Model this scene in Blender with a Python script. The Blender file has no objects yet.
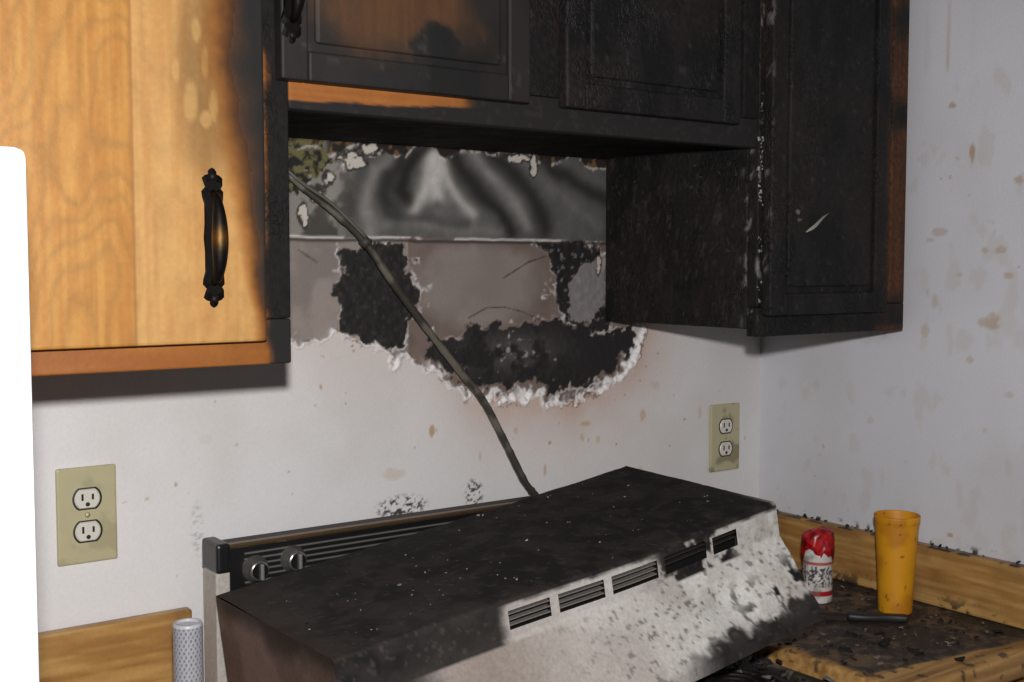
import bpy, math, numpy as np
from mathutils import Matrix, Vector
sc=bpy.context.scene
sc.view_settings.view_transform='Standard'
rng=np.random.default_rng(7)

# ------------------------------------------------------------------ camera
F=1182.0; CAM=np.array([-1.567,-1.42,1.43]); PI=math.radians(3.68); YA=math.radians(35.9)
fw=np.array([math.sin(YA)*math.cos(PI),math.cos(YA)*math.cos(PI),-math.sin(PI)])
rt=np.array([math.cos(YA),-math.sin(YA),0.0])
up=np.array([math.sin(YA)*math.sin(PI),math.cos(YA)*math.sin(PI),math.cos(PI)])
cd=bpy.data.cameras.new('camera'); cam=bpy.data.objects.new('camera',cd); sc.collection.objects.link(cam)
cam.location=CAM; cam.rotation_euler=(math.pi/2-PI,0,-YA)
cd.sensor_width=36; cd.lens=F/1024*36; cd.clip_start=0.02
sc.camera=cam
# survey helpers: photo measurement -> metric position on a known real plane
def meas(px,py,ax,val):
    d=fw+(px-512)/F*rt-(py-341)/F*up
    t=(val-CAM[ax])/d[ax]
    return CAM+t*d
def B(px,py,Y=0.0): return meas(px,py,1,Y)
def Rw(px,py): return meas(px,py,0,0.0)
def Hz(px,py,z): return meas(px,py,2,z)
def polyB(pts,Y=0.0): return np.array([B(a,b,Y)[[0,2]] for a,b in pts])

# ------------------------------------------------------------------ noise / utils
TB=rng.random((64,64,64)).astype(np.float32)
def vn(P):
    i=np.floor(P).astype(np.int64); f=(P-i); f=f*f*(3-2*f); i0=i&63; i1=(i+1)&63
    x0,y0,z0=i0.T; x1,y1,z1=i1.T; fx,fy,fz=f.T
    c=lambda a,b,c_:TB[a,b,c_]
    a=c(x0,y0,z0)*(1-fx)+c(x1,y0,z0)*fx; b=c(x0,y1,z0)*(1-fx)+c(x1,y1,z0)*fx
    d=c(x0,y0,z1)*(1-fx)+c(x1,y0,z1)*fx; e=c(x0,y1,z1)*(1-fx)+c(x1,y1,z1)*fx
    return (a*(1-fy)+b*fy)*(1-fz)+(d*(1-fy)+e*fy)*fz
def fbm(P,s,o=4,seed=0):
    P=np.asarray(P,float)*np.asarray(s,float)+np.array([13.7,7.3,3.1])*(seed+1)
    r=0;a=1;t=0
    for k in range(o):
        r=r+a*vn(P+k*17.3); t+=a; a*=.5; P=P*2.03
    return r/t
def ss(a,b,x):
    t=np.clip((x-a)/(b-a),0,1); return t*t*(3-2*t)
def mix(c,rgb,m):
    m=np.clip(m,0,1)[:,None]; return c*(1-m)+np.asarray(rgb,float)*m
def base(n,rgb): return np.tile(np.asarray(rgb,float),(n,1))
def lin(c):
    c=np.clip(c/255.0,0,1); return np.where(c<=.04045,c/12.92,((c+.055)/1.055)**2.4)
def fin(c,rough=.6):
    n=len(c); o=np.empty((n,4)); o[:,:3]=lin(c); o[:,3]=rough; return o
def sdp(P,poly):
    x,y=P[:,0],P[:,1]; d=np.full(len(x),1e9); ins=np.zeros(len(x),bool); n=len(poly)
    for k in range(n):
        a=poly[k]; b=poly[(k+1)%n]; e=b-a
        wx=x-a[0]; wy=y-a[1]; t=np.clip((wx*e[0]+wy*e[1])/(e@e+1e-12),0,1)
        d=np.minimum(d,np.hypot(wx-t*e[0],wy-t*e[1]))
        c=((a[1]>y)!=(b[1]>y)); 
        if abs(e[1])>1e-12:
            ins^= c&(x<a[0]+(y-a[1])*e[0]/e[1])
    return np.where(ins,-d,d)
def dline(P,pts):
    x,y=P[:,0],P[:,1]; d=np.full(len(x),1e9)
    for a,b in zip(pts[:-1],pts[1:]):
        e=b-a; wx=x-a[0]; wy=y-a[1]; t=np.clip((wx*e[0]+wy*e[1])/(e@e+1e-12),0,1)
        d=np.minimum(d,np.hypot(wx-t*e[0],wy-t*e[1]))
    return d

# ------------------------------------------------------------------ materials
def paint_mat(name,bs=200,bstr=.15,metal=0.0,var=.12,crack=0,spec=.5):
    m=bpy.data.materials.new(name); m.use_nodes=True; nt=m.node_tree; p=nt.nodes['Principled BSDF']; L=nt.links
    at=nt.nodes.new('ShaderNodeAttribute'); at.attribute_name='Col'
    tc=nt.nodes.new('ShaderNodeTexCoord')
    n=nt.nodes.new('ShaderNodeTexNoise'); n.inputs['Scale'].default_value=bs; n.inputs['Detail'].default_value=6
    L.new(tc.outputs['Object'],n.inputs['Vector'])
    mr=nt.nodes.new('ShaderNodeMapRange'); mr.inputs['From Min'].default_value=.3; mr.inputs['From Max'].default_value=.7
    mr.inputs['To Min'].default_value=1-var; mr.inputs['To Max'].default_value=1+var
    L.new(n.outputs['Fac'],mr.inputs['Value'])
    vm=nt.nodes.new('ShaderNodeVectorMath'); vm.operation='SCALE'
    L.new(at.outputs['Color'],vm.inputs[0]); L.new(mr.outputs['Result'],vm.inputs['Scale'])
    L.new(vm.outputs['Vector'],p.inputs['Base Color']); L.new(at.outputs['Alpha'],p.inputs['Roughness'])
    p.inputs['Metallic'].default_value=metal; p.inputs['Specular IOR Level'].default_value=spec
    h=n.outputs['Fac']
    if crack:
        mp=nt.nodes.new('ShaderNodeMapping'); mp.inputs['Scale'].default_value=(1,1,.5)
        v=nt.nodes.new('ShaderNodeTexVoronoi'); v.feature='DISTANCE_TO_EDGE'; v.inputs['Scale'].default_value=crack
        nn=nt.nodes.new('ShaderNodeTexNoise'); nn.inputs['Scale'].default_value=crack*.6
        mx=nt.nodes.new('ShaderNodeMix'); mx.data_type='VECTOR'; mx.inputs['Factor'].default_value=.04
        L.new(tc.outputs['Object'],mp.inputs['Vector'])
        L.new(tc.outputs['Object'],nn.inputs['Vector']); L.new(mp.outputs['Vector'],mx.inputs[4]); L.new(nn.outputs['Color'],mx.inputs[5])
        L.new(mx.outputs[1],v.inputs['Vector'])
        cl=nt.nodes.new('ShaderNodeMapRange'); cl.inputs['From Max'].default_value=.16; L.new(v.outputs['Distance'],cl.inputs['Value'])
        n3=nt.nodes.new('ShaderNodeTexNoise'); n3.inputs['Scale'].default_value=14; n3.inputs['Detail'].default_value=3
        L.new(tc.outputs['Object'],n3.inputs['Vector'])
        m3=nt.nodes.new('ShaderNodeMapRange'); m3.inputs['From Min'].default_value=.42; m3.inputs['From Max'].default_value=.62; m3.inputs['To Max'].default_value=.8
        L.new(n3.outputs['Fac'],m3.inputs['Value'])
        mm=nt.nodes.new('ShaderNodeMath'); mm.operation='MULTIPLY'; L.new(cl.outputs['Result'],mm.inputs[0]); L.new(m3.outputs['Result'],mm.inputs[1])
        ad=nt.nodes.new('ShaderNodeMath'); ad.operation='ADD'
        L.new(mm.outputs[0],ad.inputs[0]); L.new(n.outputs['Fac'],ad.inputs[1]); h=ad.outputs[0]
    b=nt.nodes.new('ShaderNodeBump'); b.inputs['Strength'].default_value=bstr; b.inputs['Distance'].default_value=.002
    L.new(h,b.inputs['Height']); L.new(b.outputs['Normal'],p.inputs['Normal'])
    return m
M_wall=paint_mat('painted_drywall',260,.2,var=.03)
M_wood=paint_mat('scorched_wood',180,.12,var=.06)
M_char=paint_mat('charred_wood',150,.85,var=.35,crack=85,spec=.3)
M_plas=paint_mat('smooth_plastic',60,.02,var=.03)
M_enam=paint_mat('sooty_enamel',220,.35,var=.12,spec=.28)
M_metal=paint_mat('dull_metal',150,.15,metal=.8,var=.1)
M_lam=paint_mat('oak_laminate',200,.1,var=.06)

# ------------------------------------------------------------------ mesh builder
class MB:
    def __init__(s): s.V=[];s.Fq=[];s.C=[];s.MI=[];s.SM=[];s.n=0;s.mats=[]
    def add(s,V,Fa,mat,col,smooth=False,rough=.6):
        V=np.asarray(V,float)
        c=col(V) if callable(col) else base(len(V),col)
        if c.shape[1]==3: c=fin(c,rough)
        if mat not in s.mats: s.mats.append(mat)
        mi=s.mats.index(mat)
        s.V.append(V); s.C.append(c)
        for f in Fa: s.Fq.append([int(q)+s.n for q in f])
        s.MI+= [mi]*len(Fa); s.SM+=[smooth]*len(Fa); s.n+=len(V)
    def build(s,name,parent=None,mw=None):
        V=np.concatenate(s.V); C=np.concatenate(s.C)
        if mw is not None:
            V=V@np.array(mw.to_3x3()).T+np.array(mw.translation)
        ctr=(V.min(0)+V.max(0))/2
        me=bpy.data.meshes.new(name); me.from_pydata((V-ctr).tolist(),[],s.Fq)
        for m in s.mats: me.materials.append(m)
        me.polygons.foreach_set('material_index',np.array(s.MI,dtype=np.int32))
        me.polygons.foreach_set('use_smooth',np.array(s.SM,dtype=bool))
        a=me.color_attributes.new('Col','FLOAT_COLOR','POINT'); a.data.foreach_set('color',C.astype(np.float32).ravel())
        me.update()
        ob=bpy.data.objects.new(name,me); sc.collection.objects.link(ob); ob.location=ctr
        if parent is not None:
            ob.parent=parent; ob.location=Vector(ctr)-parent.location
        return ob
def gridF(a,b,off=0,flip=False):
    i,j=np.meshgrid(np.arange(a-1),np.arange(b-1),indexing='ij'); i=i.ravel();j=j.ravel()
    q=np.stack([i*b+j,(i+1)*b+j,(i+1)*b+j+1,i*b+j+1],1)+off
    return q[:,::-1] if flip else q
def axc(lo,hi,r,res):
    L=hi-lo; r=min(r,L*.45)
    n=max(1,int(math.ceil((L-2*r)/res)))
    return np.concatenate([[lo,lo+.3*r],np.linspace(lo+r,hi-r,n+1),[hi-.3*r,hi]])
def rbox(lo,hi,r=.002,res=1.0):
    lo=np.array(lo,float); hi=np.array(hi,float)
    lo,hi=np.minimum(lo,hi),np.maximum(lo,hi)
    r=min(r,(hi-lo).min()*.45)
    cs=[axc(lo[k],hi[k],r,res) for k in range(3)]
    Vs=[];Fs=[];n=0
    for ax in range(3):
        u,v=[(1,2),(2,0),(0,1)][ax]
        for side in (0,1):
            A,Bm=np.meshgrid(cs[u],cs[v],indexing='ij'); P=np.zeros((A.size,3)); P[:,u]=A.ravel();P[:,v]=Bm.ravel();P[:,ax]=hi[ax] if side else lo[ax]
            Q=np.clip(P,lo+r,hi-r); D=P-Q; ln=np.linalg.norm(D,axis=1); ln[ln==0]=1
            P=Q+D/ln[:,None]*np.where(np.abs(D).sum(1)>0,r,0)[:,None]
            Fs.append(gridF(len(cs[u]),len(cs[v]),n,flip=(side==0))); Vs.append(P); n+=len(P)
    return np.concatenate(Vs),np.concatenate(Fs)
def lathe(prof,n=48,cx=0,cy=0,cz=0):
    prof=np.array(prof,float); m=len(prof); th=np.linspace(0,2*math.pi,n,endpoint=False)
    V=np.zeros((m*n,3))
    for k,(r,z) in enumerate(prof):
        V[k*n:(k+1)*n,0]=cx+r*np.cos(th); V[k*n:(k+1)*n,1]=cy+r*np.sin(th); V[k*n:(k+1)*n,2]=cz+z
    Fa=[(k*n+j,k*n+(j+1)%n,(k+1)*n+(j+1)%n,(k+1)*n+j) for k in range(m-1) for j in range(n)]
    return V,Fa
def dens(prof,step=.003):
    o=[prof[0]]
    for a,b in zip(prof[:-1],prof[1:]):
        L=math.dist(a,b); k=max(1,int(L/step))
        for i in range(1,k+1): o.append((a[0]+(b[0]-a[0])*i/k,a[1]+(b[1]-a[1])*i/k))
    return o
def catmull(P,k=8):
    P=np.array(P,float); P=np.vstack([2*P[0]-P[1],P,2*P[-1]-P[-2]]); o=[]
    for i in range(1,len(P)-2):
        for t in np.linspace(0,1,k,endpoint=False):
            a,b,c,d=P[i-1:i+3]
            o.append(.5*((2*b)+(-a+c)*t+(2*a-5*b+4*c-d)*t*t+(-a+3*b-3*c+d)*t**3))
    o.append(P[-2]); return np.array(o)
def tube(P,r,n=12):
    P=np.array(P,float); m=len(P); T=np.gradient(P,axis=0); T/=np.linalg.norm(T,axis=1)[:,None]
    r=np.full(m,r) if np.isscalar(r) else np.array(r)
    ref=np.array([0.3,.2,.93]); V=[]
    nrm=np.cross(T[0],ref); nrm/=np.linalg.norm(nrm)
    for k in range(m):
        nrm=nrm-T[k]*(nrm@T[k]); nrm/=np.linalg.norm(nrm); bn=np.cross(T[k],nrm)
        for j in range(n):
            a=2*math.pi*j/n; V.append(P[k]+r[k]*(math.cos(a)*nrm+math.sin(a)*bn))
    Fa=[(k*n+j,k*n+(j+1)%n,(k+1)*n+(j+1)%n,(k+1)*n+j) for k in range(m-1) for j in range(n)]
    Fa+= [tuple(range(n))[::-1],tuple(range((m-1)*n,m*n))]
    return np.array(V),Fa
def prism(out,th):   # outline in xz, extruded to -y
    out=np.array(out,float); n=len(out); V=np.zeros((2*n,3)); V[:n,[0,2]]=out; V[n:,[0,2]]=out*.86+out.mean(0)*.14; V[n:,1]=-th
    Fa=[(i,(i+1)%n,n+(i+1)%n,n+i) for i in range(n)]+[tuple(range(n,2*n))]
    return V,Fa
def chips(pts,smin,smax,thick=.25,tilt=.5,normal=None):
    Vs=[];Fs=[];n=0
    for p in pts:
        k=rng.integers(5,8); s=rng.uniform(smin,smax)*(1 if rng.random()>.15 else 1.5)
        a=np.sort(rng.uniform(0,2*math.pi,k)); rr=s*rng.uniform(.5,1,k); asp=rng.uniform(.35,1)
        V=np.zeros((2*k,3)); V[:k,0]=rr*np.cos(a);V[:k,1]=asp*rr*np.sin(a); V[k:]=V[:k]*.8; V[k:,2]=s*thick
        Mx=Matrix.Rotation(rng.uniform(0,6.28),3,'Z')@Matrix.Rotation(rng.normal()*tilt*.4,3,'X')@Matrix.Rotation(rng.normal()*tilt*.4,3,'Y')
        if normal is not None: Mx=Vector(normal).to_track_quat('Z','Y').to_matrix()@Mx
        V=V@np.array(Mx).T+np.array(p)
        Vs.append(V); Fs+=[tuple(np.array(q)+n) for q in [(i,(i+1)%k,k+(i+1)%k,k+i) for i in range(k)]+[tuple(range(k,2*k))]+[tuple(range(k))[::-1]]]; n+=2*k
    return np.concatenate(Vs),Fs
def empty(name,loc=(0,0,0)):
    e=bpy.data.objects.new(name,None); sc.collection.objects.link(e); e.location=loc; e.empty_display_size=.05; return e

# ------------------------------------------------------------------ WALL BACK
D=polyB([(270,100),(612,100),(640,330),(637,352),(627,370),(606,388),(572,403),(545,399),(520,399),(490,402),(466,396),(438,374),(425,360),(395,359),(370,344),(345,336),(325,338),(300,339),(270,337)])
B1=polyB([(345,250),(405,240),(412,265),(425,290),(422,310),(410,325),(405,345),(390,352),(365,340),(340,330),(338,290)])
B2=polyB([(430,338),(470,330),(520,327),(560,318),(590,325),(632,328),(634,350),(620,364),(598,378),(570,388),(520,384),(484,386),(455,370),(438,358)])
B3=polyB([(543,243),(600,243),(612,330),(570,322),(552,295),(556,265)])
PAP=polyB([(580,262),(606,258),(607,305),(592,322),(572,318),(570,290)])
INS=polyB([(270,120),(326,136),(332,158),(318,176),(302,190),(270,195)])
SEAM=(B(293,237)[2]+B(560,240)[2])/2
PXM=1/690.0
SW=[ # smoke-swirl strokes on the strip: points, width(px), tone, strength
 ([(345,150),(338,180),(330,215)],9,160,.6),
 ([(372,148),(358,175),(350,215)],8,66,.8),
 ([(398,150),(376,172),(366,205),(372,230)],8,140,.8),
 ([(412,148),(392,172),(388,198),(398,222)],9,40,.95),
 ([(426,150),(408,168),(403,190),(412,205)],7,26,1.0),
 ([(437,158),(431,176),(423,194),(414,212)],7,186,.9),
 ([(440,160),(446,178),(458,196),(474,212)],7,178,.9),
 ([(438,160),(437,178),(437,194)],11,196,.95),
 ([(428,212),(437,204),(448,212)],5,96,.8),
 ([(452,152),(464,172),(482,192),(502,212),(514,234)],8,34,.95),
 ([(474,155),(490,175),(510,195),(530,228)],7,136,.85),
 ([(492,152),(510,172),(532,195),(548,228)],9,40,.95),
 ([(520,160),(545,180),(570,205),(600,226)],6,104,.8),
 ([(545,158),(572,180),(606,200)],9,38,.9),
 ([(565,152),(590,166),(608,180)],6,88,.7),
 ([(380,228),(440,226),(500,232)],7,122,.6),
 ([(395,214),(430,220),(470,222)],5,66,.6)]
SW=[(polyB(p),w,t,a) for p,w,t,a in SW]
def wall_fields(V):
    Q=V.copy(); Q[:,1]=0
    w=(fbm(Q,45,4,1)-.5)*.045+(fbm(Q,160,3,2)-.5)*.014
    XZ=Q[:,[0,2]]
    return Q,w,XZ
def wall_disp(V):
    Q,w,XZ=wall_fields(V); d=sdp(XZ,D)+w
    dep=ss(.001,-.002,d)*.004
    lip=-np.exp(-(d/.0035)**2)*.003
    blk=np.maximum.reduce([ss(.003,-.003,sdp(XZ,p)+w) for p in (B1,B2,B3)])
    dep=dep-blk*(.0005+(fbm(Q,120,4,3)-.5)*.0030)*(d<0)
    V=V.copy(); V[:,1]+=dep+lip; return V
def wall_col(V):
    Q,w,XZ=wall_fields(V); n=len(V)
    d=sdp(XZ,D)+w
    c=base(n,(226,224,225)); rough=np.full(n,.45)
    n1=fbm(Q,5,4,5); n2=fbm(Q,26,4,6); n3=fbm(Q,110,3,7)
    c=mix(c,(210,205,202),ss(.45,.7,n1)*.5)
    dd=sdp(XZ,D)
    xg=ss(B(455,400)[0]-.06,B(510,400)[0],XZ[:,0])
    c=mix(c,(190,150,130),np.exp(-np.clip(dd,0,1)/.034)*.85*(.4+n2)*xg)
    c=mix(c,(205,186,176),np.exp(-np.clip(dd,0,1)/.07)*.45)
    m=fbm(Q,(110,110,70),2,9); reg=np.exp(-np.clip(dd,0,1)/.10)
    c=mix(c,(172,138,100),ss(.89-.07*reg,.92-.07*reg,m)*.7)
    for px,py,rx,rz,rgb,a in [(390,474,15,7,(206,188,168),.5),(432,433,3,6,(180,140,95),.7),(585,424,7,3,(184,140,95),.5),(582,436,3,6,(196,160,120),.5),(640,470,4,5,(196,170,134),.4),(545,470,2,6,(190,150,115),.5),(480,455,2,6,(190,160,126),.4),(655,385,9,6,(200,168,148),.4),(700,412,3,8,(200,170,138),.35),(643,415,4,7,(190,155,128),.5),(598,440,3,4,(196,160,120),.4),(573,402,3,3,(170,120,80),.5),(516,430,3,4,(184,150,120),.4),(205,440,5,4,(204,196,188),.3)]:
        o=B(px,py); s=1.4e-3
        g=((XZ[:,0]-o[0])/(rx*s))**2+((XZ[:,1]-o[2])/(rz*s))**2+(n2-.5)*3+(n3-.5)*2.5
        c=mix(c,rgb,ss(1.4,.3,g)*a)
    for px,py,rx,rz,a in [(402,507,28,12,.95),(474,494,11,16,.9),(505,405,10,3,.4),(197,530,6,25,.2)]:
        o=B(px,py); s=1.4e-3
        g=((XZ[:,0]-o[0])/(rx*s))**2+((XZ[:,1]-o[2])/(rz*s))**2
        c=mix(c,(66,62,60),ss(1.5,.2,g)*ss(.53,.58,fbm(Q,(200,1,330),2,11))*a)
    ins=ss(.0012,-.0012,d)
    i=base(n,(150,138,132)); i=mix(i,(118,107,102),ss(.35,.65,n2)*.6); 
    xc=B(480,285)[0]; zc=B(480,285)[2]
    r=((XZ[:,0]-xc)/.10)**2+((XZ[:,1]-zc)/.055)**2
    i=mix(i,(134,122,116),ss(1.6,.3,r)*.7); i=mix(i,(84,62,52),ss(.7,1.8,r)*.45*(XZ[:,0]>B(410,280)[0]))
    for pts in ([(470,318),(488,308),(505,307),(525,312),(545,322)],[(505,278),(530,262),(548,256)],[(300,250),(318,262)]):
        dl=dline(XZ,polyB(pts))+(n3-.5)*.002; i=mix(i,(40,28,26),np.exp(-(dl/.0009)**2)*.7)
    XW=XZ+np.stack([(fbm(Q,22,2,14)-.5),(fbm(Q,22,2,15)-.5)],1)*.018
    g=np.full(n,88.0)+(n1-.5)*40
    for pts,wd,t,a in SW:
        k=np.exp(-(dline(XW,pts)/(wd*PXM*1.05))**2)*a; g=g*(1-k)+t*k
    g=g*(.88+.24*fbm(Q,70,3,18))
    st=np.stack([g*1.0,g*.975,g*.95],1)
    left=ss(B(368,200)[0],B(325,200)[0],XZ[:,0])
    st=st*(1-left[:,None]*.75)+left[:,None]*.75*mix(base(n,(150,144,134)),(66,60,54),ss(.48,.6,n2))
    us=ss(SEAM-.001,SEAM+.001,XZ[:,1]+(fbm(Q,60,2,19)-.5)*.004)
    i=i*(1-us[:,None])+st*us[:,None]
    for pg in (B1,B2,B3):
        bd=sdp(XZ,pg)+w*1.2
        i=mix(i,(210,206,204),np.exp(-((bd-.004)/.003)**2)*ss(.42,.56,n2)*.9*(1-us))
        i=mix(i,(28,25,25),ss(.002,-.003,bd)*(1-us*.9))
    sp=fbm(Q,150,4,21); sp2=fbm(Q,34,4,28)
    bd=sdp(XZ,B2)+w; oc=B(515,352); ce=np.exp(-(((XZ[:,0]-oc[0])/.095)**2+((XZ[:,1]-oc[2])/.032)**2))
    i=mix(i,(104,99,97),ce*ss(.0,-.006,bd)*.7*ss(.40,.58,sp2))
    i=mix(i,(172,167,165),ss(.56,.66,sp*.75+ce*.16)*ss(.0,-.005,bd)*ss(.40,.52,sp2)*.85)
    bd=sdp(XZ,B3)+w; i=mix(i,(150,145,146),ss(.60,.66,sp)*ss(.0,-.004,bd)*.6*(1-us))
    bd=sdp(XZ,B1)+w; i=mix(i,(76,71,69),ss(.58,.66,sp)*ss(.0,-.004,bd)*.4)
    i=mix(i,(148,141,142),ss(.001,-.001,sdp(XZ,PAP)+w*.8)*.85)
    lowr=ss(B(420,330)[2],B(420,352)[2],XZ[:,1])*ss(B(418,380)[0],B(440,380)[0],XZ[:,0])
    cr=ss(-.015,-.008,d+(n3-.5)*.014)*lowr
    i=mix(i,(226,223,223),cr*ss(.34,.46,fbm(Q,90,2,27)))
    sz=XZ[:,1]-SEAM-(fbm(Q,30,3,23)-.5)*.004
    i=mix(i,(40,34,32),np.exp(-((sz+.004)/.0022)**2)*.75)
    i=mix(i,(214,208,204),np.exp(-(sz/.0016)**2)*ss(.36,.42,n2)*ss(B(575,240)[0],B(555,240)[0],XZ[:,0]))
    bd=sdp(XZ,INS)+w
    i=mix(i,(216,210,202),np.exp(-((bd-.012)/.009)**2)*ss(.45,.52,n2)*.95)
    ic=mix(base(n,(104,98,62)),(24,22,18),ss(.45,.58,n3)); 
    k=ss(.001,-.001,bd)[:,None]; i=i*(1-k)+ic*k
    tp=B(450,150)[2]+(n2-.5)*.06
    td=XZ[:,1]-tp
    i=mix(i,(206,198,186),np.exp(-((td+.002)/.003)**2)*ss(.45,.55,n3)*.8)
    i=mix(i,(36,26,20),ss(0,.003,td)*ss(B(322,140)[0],B(335,140)[0],XZ[:,0]))
    i=mix(i,(170,128,80),ss(.58,.63,n3)*ss(.0,.003,td)*.5)
    for px,py,rx,rz in ((352,160,12,7),(522,158,14,4),(536,166,5,10),(318,192,9,6),(304,215,4,12),(600,262,3,12),(372,150,9,5),(330,178,5,7)):
        o=B(px,py); gq=((XZ[:,0]-o[0])/(rx*PXM))**2+((XZ[:,1]-o[2])/(rz*PXM))**2+(n3-.5)*4.5
        i=mix(i,(30,26,24),ss(2.2,1.2,gq)*.8); i=mix(i,(200,192,182),ss(1.0,.5,gq))
    c=c*(1-ins[:,None])+i*ins[:,None]
    wl=.0026+.0030*ss(B(430,380)[0],B(460,390)[0],XZ[:,0])
    c=mix(c,(238,236,237),np.exp(-((d+.0005)/wl)**2)*ss(.32,.45,fbm(Q,40,2,26)))
    c=mix(c,(60,40,34),np.exp(-((d-.0065)/.0016)**2)*ss(.5,.6,n2)*.5)
    rough=np.where(ins>.5,.7,rough)
    return fin(c,rough)
xs=np.concatenate([np.linspace(-2.6,-1.45,8)[:-1],np.arange(-1.45,-1.06,.004),np.arange(-1.06,0.0,.0019),[0.0]])
zs=np.concatenate([np.linspace(0,.98,8)[:-1],np.arange(.98,1.66,.0019),np.linspace(1.67,2.4,6)])
mb=MB(); A,Bm=np.meshgrid(xs,zs,indexing='ij'); V=np.stack([A.ravel(),np.zeros(A.size),Bm.ravel()],1)
Vc=V.copy(); cols=wall_col(Vc); V=wall_disp(V)
mb.add(V,gridF(len(xs),len(zs)),M_wall,lambda v:cols,smooth=True); wall_back=mb.build('wall_back')

# ------------------------------------------------------------------ WALL RIGHT
def rwall_col(V):
    n=len(V); Q=V.copy(); Q[:,0]=0; Y=Q[:,1];Z=Q[:,2]
    c=base(n,(210,210,216)); n1=fbm(Q,5,4,31); n2=fbm(Q,30,4,32); n3=fbm(Q,70,3,38)
    c=mix(c,(197,193,196),ss(.4,.7,n1)*.6)
    m=fbm(Q,(1,100,60),2,33); m2=fbm(Q,6,2,34)
    c=mix(c,(160,132,104),ss(.85,.89,m)*.55*ss(.40,.6,m2))
    c=mix(c,(188,175,168),ss(.62,.74,fbm(Q,(1,40,22),3,39))*.22)
    for px,py,rx,rz,a in [(972,152,3,12,.8),(953,105,4,4,.7),(947,68,3,7,.45),(947,40,2,5,.35),(950,178,2,3,.5),(990,324,11,12,.5),(1008,275,5,4,.4),(957,158,3,4,.4),(938,232,7,4,.35),(930,240,5,3,.3),(928,285,3,14,.3),(935,300,3,10,.3),(925,330,4,7,.25),(1000,250,5,4,.4),(1018,180,4,4,.5),(945,8,4,4,.35),(1010,395,4,3,.25),(970,360,3,3,.3),(985,430,3,3,.25),(870,420,4,4,.2),(820,455,5,4,.2),(950,535,4,3,.7),(985,250,3,3,.35),(960,275,3,2,.35)]:
        o=Rw(px,py); s=1.7e-3
        g=((Y-o[1])/(rx*s))**2+((Z-o[2])/(rz*s*.8))**2+(n2-.5)*3+(n3-.5)*2.5
        c=mix(c,(172,142,116),ss(1.2,.4,g)*a)
    o=Rw(905,300)
    g=np.clip((o[1]+.03)-Y,0,9)*1.0
    c=mix(c,(112,100,98),np.exp(-g/.022)*.5*ss(1.30,1.36,Z)*(Y>-.5))
    c=mix(c,(48,42,38),ss(.66,.70,fbm(Q,90,3,36))*ss(1.016,1.004,Z)*.9)
    return fin(c,.45)
ys=np.concatenate([np.linspace(-2.6,-.85,10)[:-1],np.arange(-.85,0,.003),[0.0]])
zs2=np.concatenate([np.linspace(0,.95,5)[:-1],np.arange(.95,1.72,.003),np.linspace(1.73,2.4,5)])
mb=MB(); A,Bm=np.meshgrid(ys,zs2,indexing='ij'); V=np.stack([np.zeros(A.size),A.ravel(),Bm.ravel()],1)
mb.add(V,gridF(len(ys),len(zs2),flip=True),M_wall,rwall_col); mb.build('wall_right')
mb=MB(); V,Fa=rbox((-2.6,-2.6,-.05),(0,0,0),.001); mb.add(V,Fa,M_lam,(120,105,90)); mb.build('floor')
mb=MB(); V,Fa=rbox((-2.6,-2.6,2.4),(0,0,2.45),.001); mb.add(V,Fa,M_wall,(225,223,220)); mb.build('ceiling')

# ------------------------------------------------------------------ CABINETS
YF=-.32; YD=-.338
XL=B(291,300,YF)[0]; XRc=B(757,300,YF)[0]; XE=B(904,300,YF)[0]
ZB=B(291,363,YF)[2]; ZS=B(296,109,YF)[2]; ZT=2.1
def woodtone(V,c1,c2,seed=0,flame=0):
    n=len(V); g=fbm(V,(230,10,9),3,40+seed); r=fbm(V,(9,3,3.0),3,41+seed)
    rings=.5+.5*np.sin(r*80); c=mix(base(n,c1),c2,ss(.3,.7,g)*.45+rings*.22)
    if flame:
        r2=fbm(V,(7,2,4.5),2,47+seed)+fbm(V,(40,5,14),2,48+seed)*.10
        rr=.5+.5*np.sin(r2*115); c=mix(c,np.array(c1)*.76,(rr**3)*.38*flame)
    return c
def burn(c,b,n3):
    c=mix(c,(128,76,28),ss(.12,.42,b)*.75); c=mix(c,(58,34,18),ss(.32,.65,b)*.95); c=mix(c,(21,19,19),ss(.55,.85,b)); return c
xseam=B(133,200,YD)[0]
def left_col(V):
    n=len(V); X=V[:,0];Z=V[:,2]; n1=fbm(V,9,4,50); n2=fbm(V,40,3,51)
    a=woodtone(V,(188,137,70),(164,106,44),0,1); b2=woodtone(V+np.array([.5,0,.3]),(194,150,92),(178,126,70),3,.5)
    k=ss(xseam-.0005,xseam+.0005,X)[:,None]; c=a*(1-k)+b2*k
    c=mix(c,(120,76,36),np.exp(-((X-xseam)/.0012)**2)*.5)
    x1=B(208,75,YD); g=((X-x1[0])/.026)**2+((Z-x1[2])/.08)**2
    c=mix(c,(106,76,42),ss(2.6,.2,g)*.55)
    # pale finger-like blisters in the scorched varnish
    for px,py,rx,rz in ((205,62,4,16),(190,98,7,20),(214,105,4,14),(196,30,5,12),(224,70,3,18),(206,120,5,8),(232,120,3,12),(176,70,4,14)):
        o=B(px,py,YD); gq=((X-o[0])/(rx*.00095))**2+((Z-o[2])/(rz*.00095))**2+(n2-.5)*2
        c=mix(c,(198,158,98),ss(1.4,.3,gq)*.55)
    xr=B(268,200,YD)[0]; top=ss(B(250,300,YD)[2],B(250,30,YD)[2],Z)
    b=.82-(xr-X)/(.032+.040*top)*.8+(n1-.5)*.45+(n2-.5)*.2+.12*top
    b=b-.20*ss(1.42,1.37,Z)
    c=burn(c,np.clip(b,0,1),n2)
    return fin(c,np.where(b>.6,.8,.42))
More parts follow.
